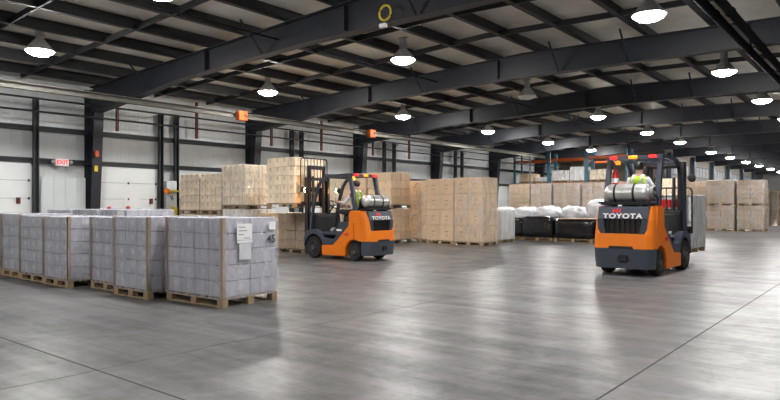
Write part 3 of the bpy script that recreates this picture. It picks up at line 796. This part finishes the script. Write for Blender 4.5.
    for s in (-1, 1):
        text('side_number', side_num, .10, 'redletter', F, (-.44, s*.541, .62), (R(90), 0, R(180) if s > 0 else 0), .002, 1.3, 1, .004)
        text('model_plate', '8FG', .075, 'chrome', F, (-.12, s*.527, .545+.07), (R(90), 0, R(180) if s > 0 else 0), .002, 1.3, 1, .003) if False else None
        MB().box(-.28,-.10, *sorted((s*.52, s*.524)), .70, .75).build('white_side_plate', 'label', F)
    # wheels
    for s in (-1, 1):
        wheel(F, .75, s*.43, .275, .20, 'drive_wheel'); wheel(F, -.70, s*.43, .22, .17, 'steer_wheel')
    # overhead guard
    for s in (-1, 1):
        y = s*.47
        b = MB().tube([(.90,y,.66),(.86,y,1.0),(.74,y,1.50),(.62,y,1.80),(.50,y,1.95),(.34,y,2.03),(.1,y,2.06),(-.56,y,2.07)], 0, flat=(.065,.06)); P(b, 'guard_front_post', 'slate')
        b = MB().tube([(-.52,y,2.06),(-.60,y,1.75),(-.72,y,1.10),(-.74,y,.95)], 0, flat=(.10,.075)); P(b, 'guard_rear_post', 'slate')
    for q in ((-.62,-.52,-.49,.49,2.02,2.09), (.26,.34,-.49,.49,2.00,2.06)): P(MB().box(*q), 'guard_cross_member', 'slate')
    for k in range(6):
        y = -.36+k*.144; P(MB().box(-.53,.28,y-.012,y+.012,2.02,2.06), 'guard_bar', 'slate')
    # lights
    for s in (-1, 1):
        b = MB().box(-.665,-.60,s*.36-.065,s*.36+.065,2.04,2.085); b.bevel(.012,2); P(b, 'tail_lamp', 'redlamp')
        lb = MB().lathe([(0,0),(.05,.0),(.075,-.03),(.07,-.07),(0,-.07)], 14, Matrix.Translation((.86,s*.60,1.72))@Matrix.Rotation(R(-90),4,'Y'))
        lb.tube([(.84,s*.60,1.72),(.66,s*.49,1.70)], .012, 6)
        h = P(lb, 'work_lamp', 'black', True)
        lb = MB().lathe([(0,0),(.066,0),(.060,.035),(.03,.06),(0,.065)], 14, Matrix.Translation((.925,s*.60,1.72))@Matrix.Rotation(R(90),4,'Y'))
        lb.build('lamp_lens', 'headlamp' if headlit else 'lampglass', h)
    b = MB().box(-.66,-.62,-.08,.08,2.03,2.085); b.bevel(.01,1); P(b, 'amber_marker', 'amberdim')
    b = MB().lathe([(0,0),(.045,0),(.045,.05),(.03,.07),(0,.075)], 12, Matrix.Translation((-.50,.33,1.945))); P(b, 'beacon', 'amber' if headlit else 'amberdim', True)
    # LPG tank across the counterweight
    tb = Matrix.Translation((-.93,-.02,1.42))@Matrix.Rotation(R(90),4,'X')
    b = MB().lathe([(0,-.41),(.08,-.405),(.13,-.38),(.155,-.33),(.16,-.28),(.16,.28),(.155,.33),(.13,.38),(.08,.405),(0,.41)], 24, tb); tk = P(b, 'gas_tank', 'tank', True)
    for yy in (-.20,.14): MB().lathe([(.163,-.02),(.167,-.018),(.167,.018),(.163,.02)], 24, tb@Matrix.Translation((0,0,yy)), cap=False).build('tank_strap', 'black', tk)
    b = MB().lathe([(.10,.40),(.11,.40),(.11,.47),(.10,.47)], 16, tb, cap=False); b.box(-.97,-.90,-.50,-.44,1.39,1.45); b.build('valve_collar', 'greypost', tk)
    B(-1.06,-1.02,-.26,-.12,1.33,1.43).build('tank_decal', 'black', tk)
    b = MB()
    for yy in (-.30,.26): b.prism([(-1.10,1.19),(-.76,1.19),(-.78,1.29),(-1.08,1.29)], 'y', yy-.03, yy+.03)
    b.box(-1.10,-.74,-.44,.42,1.215,1.24); b.box(-1.11,-1.07,-.46,.46,1.24,1.27)
    P(b, 'tank_bracket', 'black')
    # tank hose
    P(MB().tube([(-.93,-.47,1.42),(-.86,-.52,1.34),(-.80,-.50,1.20),(-.78,-.46,1.10)], .014, 6), 'gas_hose', 'black')
    # steering
    b = MB().tube([(.72,.0,1.10),(.50,.0,1.33)], .022, 8); c = P(b, 'steering_column', 'black')
    Tm = Matrix.Translation((.49,0,1.345))@Matrix.Rotation(R(-42),4,'Y')
    b = MB().tube([Tm@Vector((.15*math.cos(2*PI*k/20), .15*math.sin(2*PI*k/20), 0)) for k in range(21)], .014, 6)
    for k in range(3): b.tube([Tm@Vector((0,0,0)), Tm@Vector((.15*math.cos(2*PI*k/3), .15*math.sin(2*PI*k/3), 0))], .01, 5)
    b.build('steering_wheel', 'black', c)
    b = MB()
    for k in range(3): b.tube([(.66,-.22-.06*k,1.1),(.60,-.22-.06*k,1.30)], .010, 6)
    P(b, 'control_levers', 'black')
    # fire extinguisher on the left rear post
    b = MB().lathe([(0,0),(.055,0),(.06,.02),(.06,.26),(.04,.31),(.015,.33),(.015,.36),(0,.36)], 14, Matrix.Translation((-.50,.38,1.52))); ex = P(b, 'fire_extinguisher', 'redpaint', True)
    MB().lathe([(.0615,.10),(.062,.10),(.062,.18),(.0615,.18)], 14, Matrix.Translation((-.50,.38,1.52)), cap=False).build('white_band', 'label', ex)
    # mast
    raise_ = max(0, fork_z-.35)
    mast_top = 2.05
    for s in (-1, 1):
        y = s*.36
        b = MB().box(1.06,1.20,y-.05,y-.03,.10,mast_top).box(1.06,1.20,y+.03,y+.05,.10,mast_top).box(1.06,1.08,y-.05,y+.05,.10,mast_top); P(b, 'outer_mast_rail', 'grease')
        iz = min(raise_*.35, .4)
        b = MB().box(1.12,1.22,s*.28-.02,s*.28+.02,.12+iz,mast_top-.02+iz); P(b, 'inner_mast_rail', 'grease')
        b = MB().tube([(1.10,s*.20,.15),(1.10,s*.20,1.75+iz)], .032, 10); P(b, 'lift_cylinder', 'grease', True)
        b = MB().tube([(.70,s*.30,.62),(1.06,s*.33,.95)], .035, 8); P(b, 'tilt_cylinder', 'grease', True)
    for z in (.20, 1.05, mast_top-.08): P(MB().box(1.06,1.10,-.36,.36,z,z+.08), 'mast_crosshead', 'grease')
    P(MB().box(1.13,1.20,-.28,.28,mast_top-.12+iz,mast_top-.02+iz), 'mast_crosshead', 'grease')
    cz = fork_z
    b = MB().box(1.22,1.27,-.48,.48,cz+.02,cz+.12).box(1.22,1.27,-.48,.48,cz+.36,cz+.46)
    for s in (-1,1): b.box(1.20,1.25,s*.26-.03,s*.26+.03,cz-.02,cz+.5)
    P(b, 'fork_carriage', 'grease')
    b = MB()
    top = cz+1.25; bb_ = cz+.46
    b.tube([(1.26,-.50,bb_-.1),(1.26,-.50,top-.06),(1.26,-.48,top-.015),(1.26,-.44,top),(1.26,.44,top),(1.26,.48,top-.015),(1.26,.50,top-.06),(1.26,.50,bb_-.1)], .018, 6)
    for k in range(7):
        y = -.36+k*.12; b.tube([(1.26,y,bb_-.05),(1.26,y,top)], .011, 5)
    b.tube([(1.26,-.5,bb_+.02),(1.26,.5,bb_+.02)], .02, 6)
    P(b, 'load_backrest', 'grease')
    for s in (-1, 1):
        y = s*.27
        b = MB().prism([(1.27,cz+.48),(1.27,cz-.0),(2.30,cz+.025),(2.30,cz+.035),(1.33,cz+.045),(1.31,cz+.07),(1.31,cz+.48)], 'y', y-.055, y+.055); P(b, 'fork', 'grease')
    return F
LS = .985
F1 = forklift('orange and slate forklift on the left, raising a load of tan cartons', (-11.15, 11.98, 0), R(180), (LS, LS, LS*1.045), 1.345/LS/1.045, '102', '102', True)
RS = 1.10
F2 = forklift('orange and slate forklift on the right, seen from behind', (-4.16, 13.55, 0), R(88), (1.08, 1.08, 1.13), .34/1.13, '101', '101', False)
# load carried by the right forklift
t = load('silver film-wrapped pallet carried on the forks of the right forklift', -4.19, 15.62, 1.14, 1.1, 2, 2, 3, 1.16, .30, -2, 'card_white', 'label', 'wrap_silver', 'wood')
B(-.45,.35,-.585,-.58,1.02,1.20).build('red_label', 'redpaint', t)

# ------------------------------------------------------------------ people
def skin_mesh(verts, edges, radii, sub=2):
    me = bpy.data.meshes.new('sk'); me.from_pydata([Vector(v) for v in verts], edges, []); me.update()
    o = bpy.data.objects.new('sk', me); COL.objects.link(o)
    md = o.modifiers.new('s', 'SKIN'); md.use_smooth_shade = True
    for k, r in enumerate(radii):
        sv = me.skin_vertices[0].data[k]; sv.radius = (r, r) if not isinstance(r, tuple) else r; sv.use_root = (k == 0)
    o.modifiers.new('u', 'SUBSURF').levels = sub
    bpy.context.view_layer.update()
    r_ = bpy.data.meshes.new_from_object(o.evaluated_get(bpy.context.evaluated_depsgraph_get()))
    bpy.data.objects.remove(o); bpy.data.meshes.remove(me)
    return r_
def person(label, parent_mat, shirt, look=0, shoe='shoe'):
    """seated driver; local frame x forward, y left, z up, seat at z 1.05"""
    root = thing('person', label, 'person'); root.matrix_world = parent_mat
    V, E, Rd = [], [], []
    def add(p, r, link_=None):
        V.append(p); Rd.append(r); i = len(V)-1
        if link_ is not None: E.append((link_, i))
        return i
    hip = add((-.32,0,1.15), (.15,.12)); w = add((-.35,0,1.32), (.145,.11), hip); ch = add((-.34,0,1.53), (.165,.115), w)
    nb = add((-.32,0,1.66), (.08,.075), ch); nk = add((-.31,0,1.70), .055, nb); h0 = add((-.29,0,1.77), (.072,.085), nk); h1 = add((-.285,0,1.86), (.078,.095), h0)
    add((-.29,0,1.91), .06, h1)
    for s in (1, -1):
        sh = add((-.32,s*.17,1.61), .066, ch)
        if s > 0: el = add((-.12,s*.25,1.37), .045, sh); wr = add((.16,.20,1.41), .030, el); hd = add((.24,.15,1.43), (.040,.02), wr)
        else: el = add((-.20,s*.27,1.34), .045, sh); wr = add((.10,-.24,1.30), .030, el); hd = add((.19,-.22,1.32), (.040,.02), wr)
        th = add((-.25,s*.10,1.12), .092, hip); kn = add((.18,s*.17,1.16), .066, th); an = add((.30,s*.18,.72), .042, kn); ft = add((.42,s*.19,.66), (.045,.035), an)
    me = skin_mesh(V, E, Rd, 2)
    bm = bmesh.new(); bm.from_mesh(me); bpy.data.meshes.remove(me)
    # shift arms forward to the wheel: scale hand reach
    for f in bm.faces:
        c = f.calc_center_median()
        f.material_index = 0
        if c.z > 1.63 and abs(c.y) < .12: f.material_index = 0
        elif c.z < .74 and c.x > .2: f.material_index = 3
        elif c.z < 1.22 and abs(c.y) < .27 : f.material_index = 2
        elif c.z >= 1.20 and c.x < -.05 and not (c.z > 1.66): f.material_index = 1
        f.smooth = True
    # fingers
    b2 = MB(); b2.bm.free(); b2.bm = bm; b2.mi = 0
    for s, hx, hy, hz in ((1,.25,.15,1.43), (-1,.20,-.22,1.32)):
        for k in range(4):
            o = (k-1.5)*.019; L = (.030,.034,.031,.024)[k]
            b2.tube([(hx+.00,hy+o,hz+.006),(hx+.03,hy+o,hz+.014),(hx+.03+L,hy+o,hz-.004),(hx+.02+L,hy+o,hz-.032)], [.0085,.0085,.008,.006], 6)
        b2.tube([(hx-.02,hy-s*.028,hz),(hx+.01,hy-s*.050,hz-.012),(hx+.035,hy-s*.048,hz-.028)], [.010,.009,.007], 6)
    # ears, nose
    for s in (1,-1): b2.tube([(-.29,s*.072,1.82),(-.295,s*.088,1.835),(-.29,s*.080,1.86)], [.010,.014,.008], 6)
    b2.tube([(-.205,0,1.85),(-.178,0,1.815),(-.205,0,1.80)], [.008,.014,.010], 6)
    me = b2.mesh('body', ['skin', shirt, 'trouser', shoe], True)
    body = link('body', me, root)
    # hair cap
    bm = bmesh.new(); bmesh.ops.create_uvsphere(bm, u_segments=20, v_segments=12, radius=1)
    for v in list(bm.verts):
        p = v.co; q = Vector((-.296+p.x*.108, p.y*.090, 1.868+p.z*.100)); v.co = q
    bmesh.ops.delete(bm, geom=[v for v in bm.verts if (v.co.x > -.235 and v.co.z < 1.90) or v.co.z < 1.775], context='VERTS')
    me = bpy.data.meshes.new('hair'); bm.to_mesh(me); bm.free(); me.materials.append(M['hair'])
    for p in me.polygons: p.use_smooth = True
    link('hair', me, root)
    b = MB()
    for s in (1,-1): b.lathe([(0,-.008),(.009,-.003),(.009,.003),(0,.006)], 8, Matrix.Translation((-.206,s*.032,1.855))@Matrix.Rotation(R(90),4,'Y'))
    b.build('eyes', 'black', root); MB().box(-.208,-.196,-.022,.022,1.772,1.779).build('mouth', 'darkred', root)
    # vest: slightly larger torso shell
    vv = skin_mesh([(-.34,0,1.22),(-.35,0,1.34),(-.34,0,1.53),(-.325,0,1.63),(-.32,.12,1.65),(-.32,-.12,1.65)], [(0,1),(1,2),(2,3),(3,4),(3,5)], [(.175,.145),(.170,.138),(.185,.140),(.10,.09),(.055,.055),(.055,.055)], 2)
    vv.materials.clear(); vv.materials.append(M['vest'])
    for p in vv.polygons: p.use_smooth = True
    ve = link('safety_vest', vv, root)
    b = MB()
    for s in (1,-1): b.tube([(-.21,s*.075,1.26),(-.185,s*.08,1.45),(-.24,s*.085,1.65),(-.34,s*.085,1.705),(-.46,s*.08,1.59),(-.50,s*.075,1.42),(-.50,s*.07,1.26)], 0, flat=(.012,.045))
    b.build('reflective_strip', 'chrome', ve)
    return root
def mat_of(F, k, dz): return Matrix.Translation(F.location+Vector((0,0,dz)))@Matrix.Rotation(F.rotation_euler.z, 4, 'Z')@Matrix.Scale(k, 4)
person('person in white shirt and lime vest driving the left forklift, hand on the steering wheel', mat_of(F1, 1.0, .05), 'shirt')
person('person in white shirt and lime vest driving the right forklift, seen from behind', mat_of(F2, 1.09, .13), 'shirt')

# ------------------------------------------------------------------ camera, world, view
cam = bpy.data.cameras.new('camera'); co = bpy.data.objects.new('camera', cam); COL.objects.link(co)
cam.sensor_width = 36; cam.lens = 630/780*36; cam.shift_y = 6/780; cam.clip_end = 300
co.location = (0, 0, 1.35); co.rotation_euler = (R(90), 0, R(39.1))
SC.camera = co
w = bpy.data.worlds.new('world'); SC.world = w; w.use_nodes = True
w.node_tree.nodes['Background'].inputs['Color'].default_value = (.5,.55,.6,1); w.node_tree.nodes['Background'].inputs['Strength'].default_value = .3
vs = SC.view_settings; vs.view_transform = 'Standard'; vs.look = 'None'; vs.gamma = 1; vs.use_curve_mapping = False; vs.exposure = 1.5
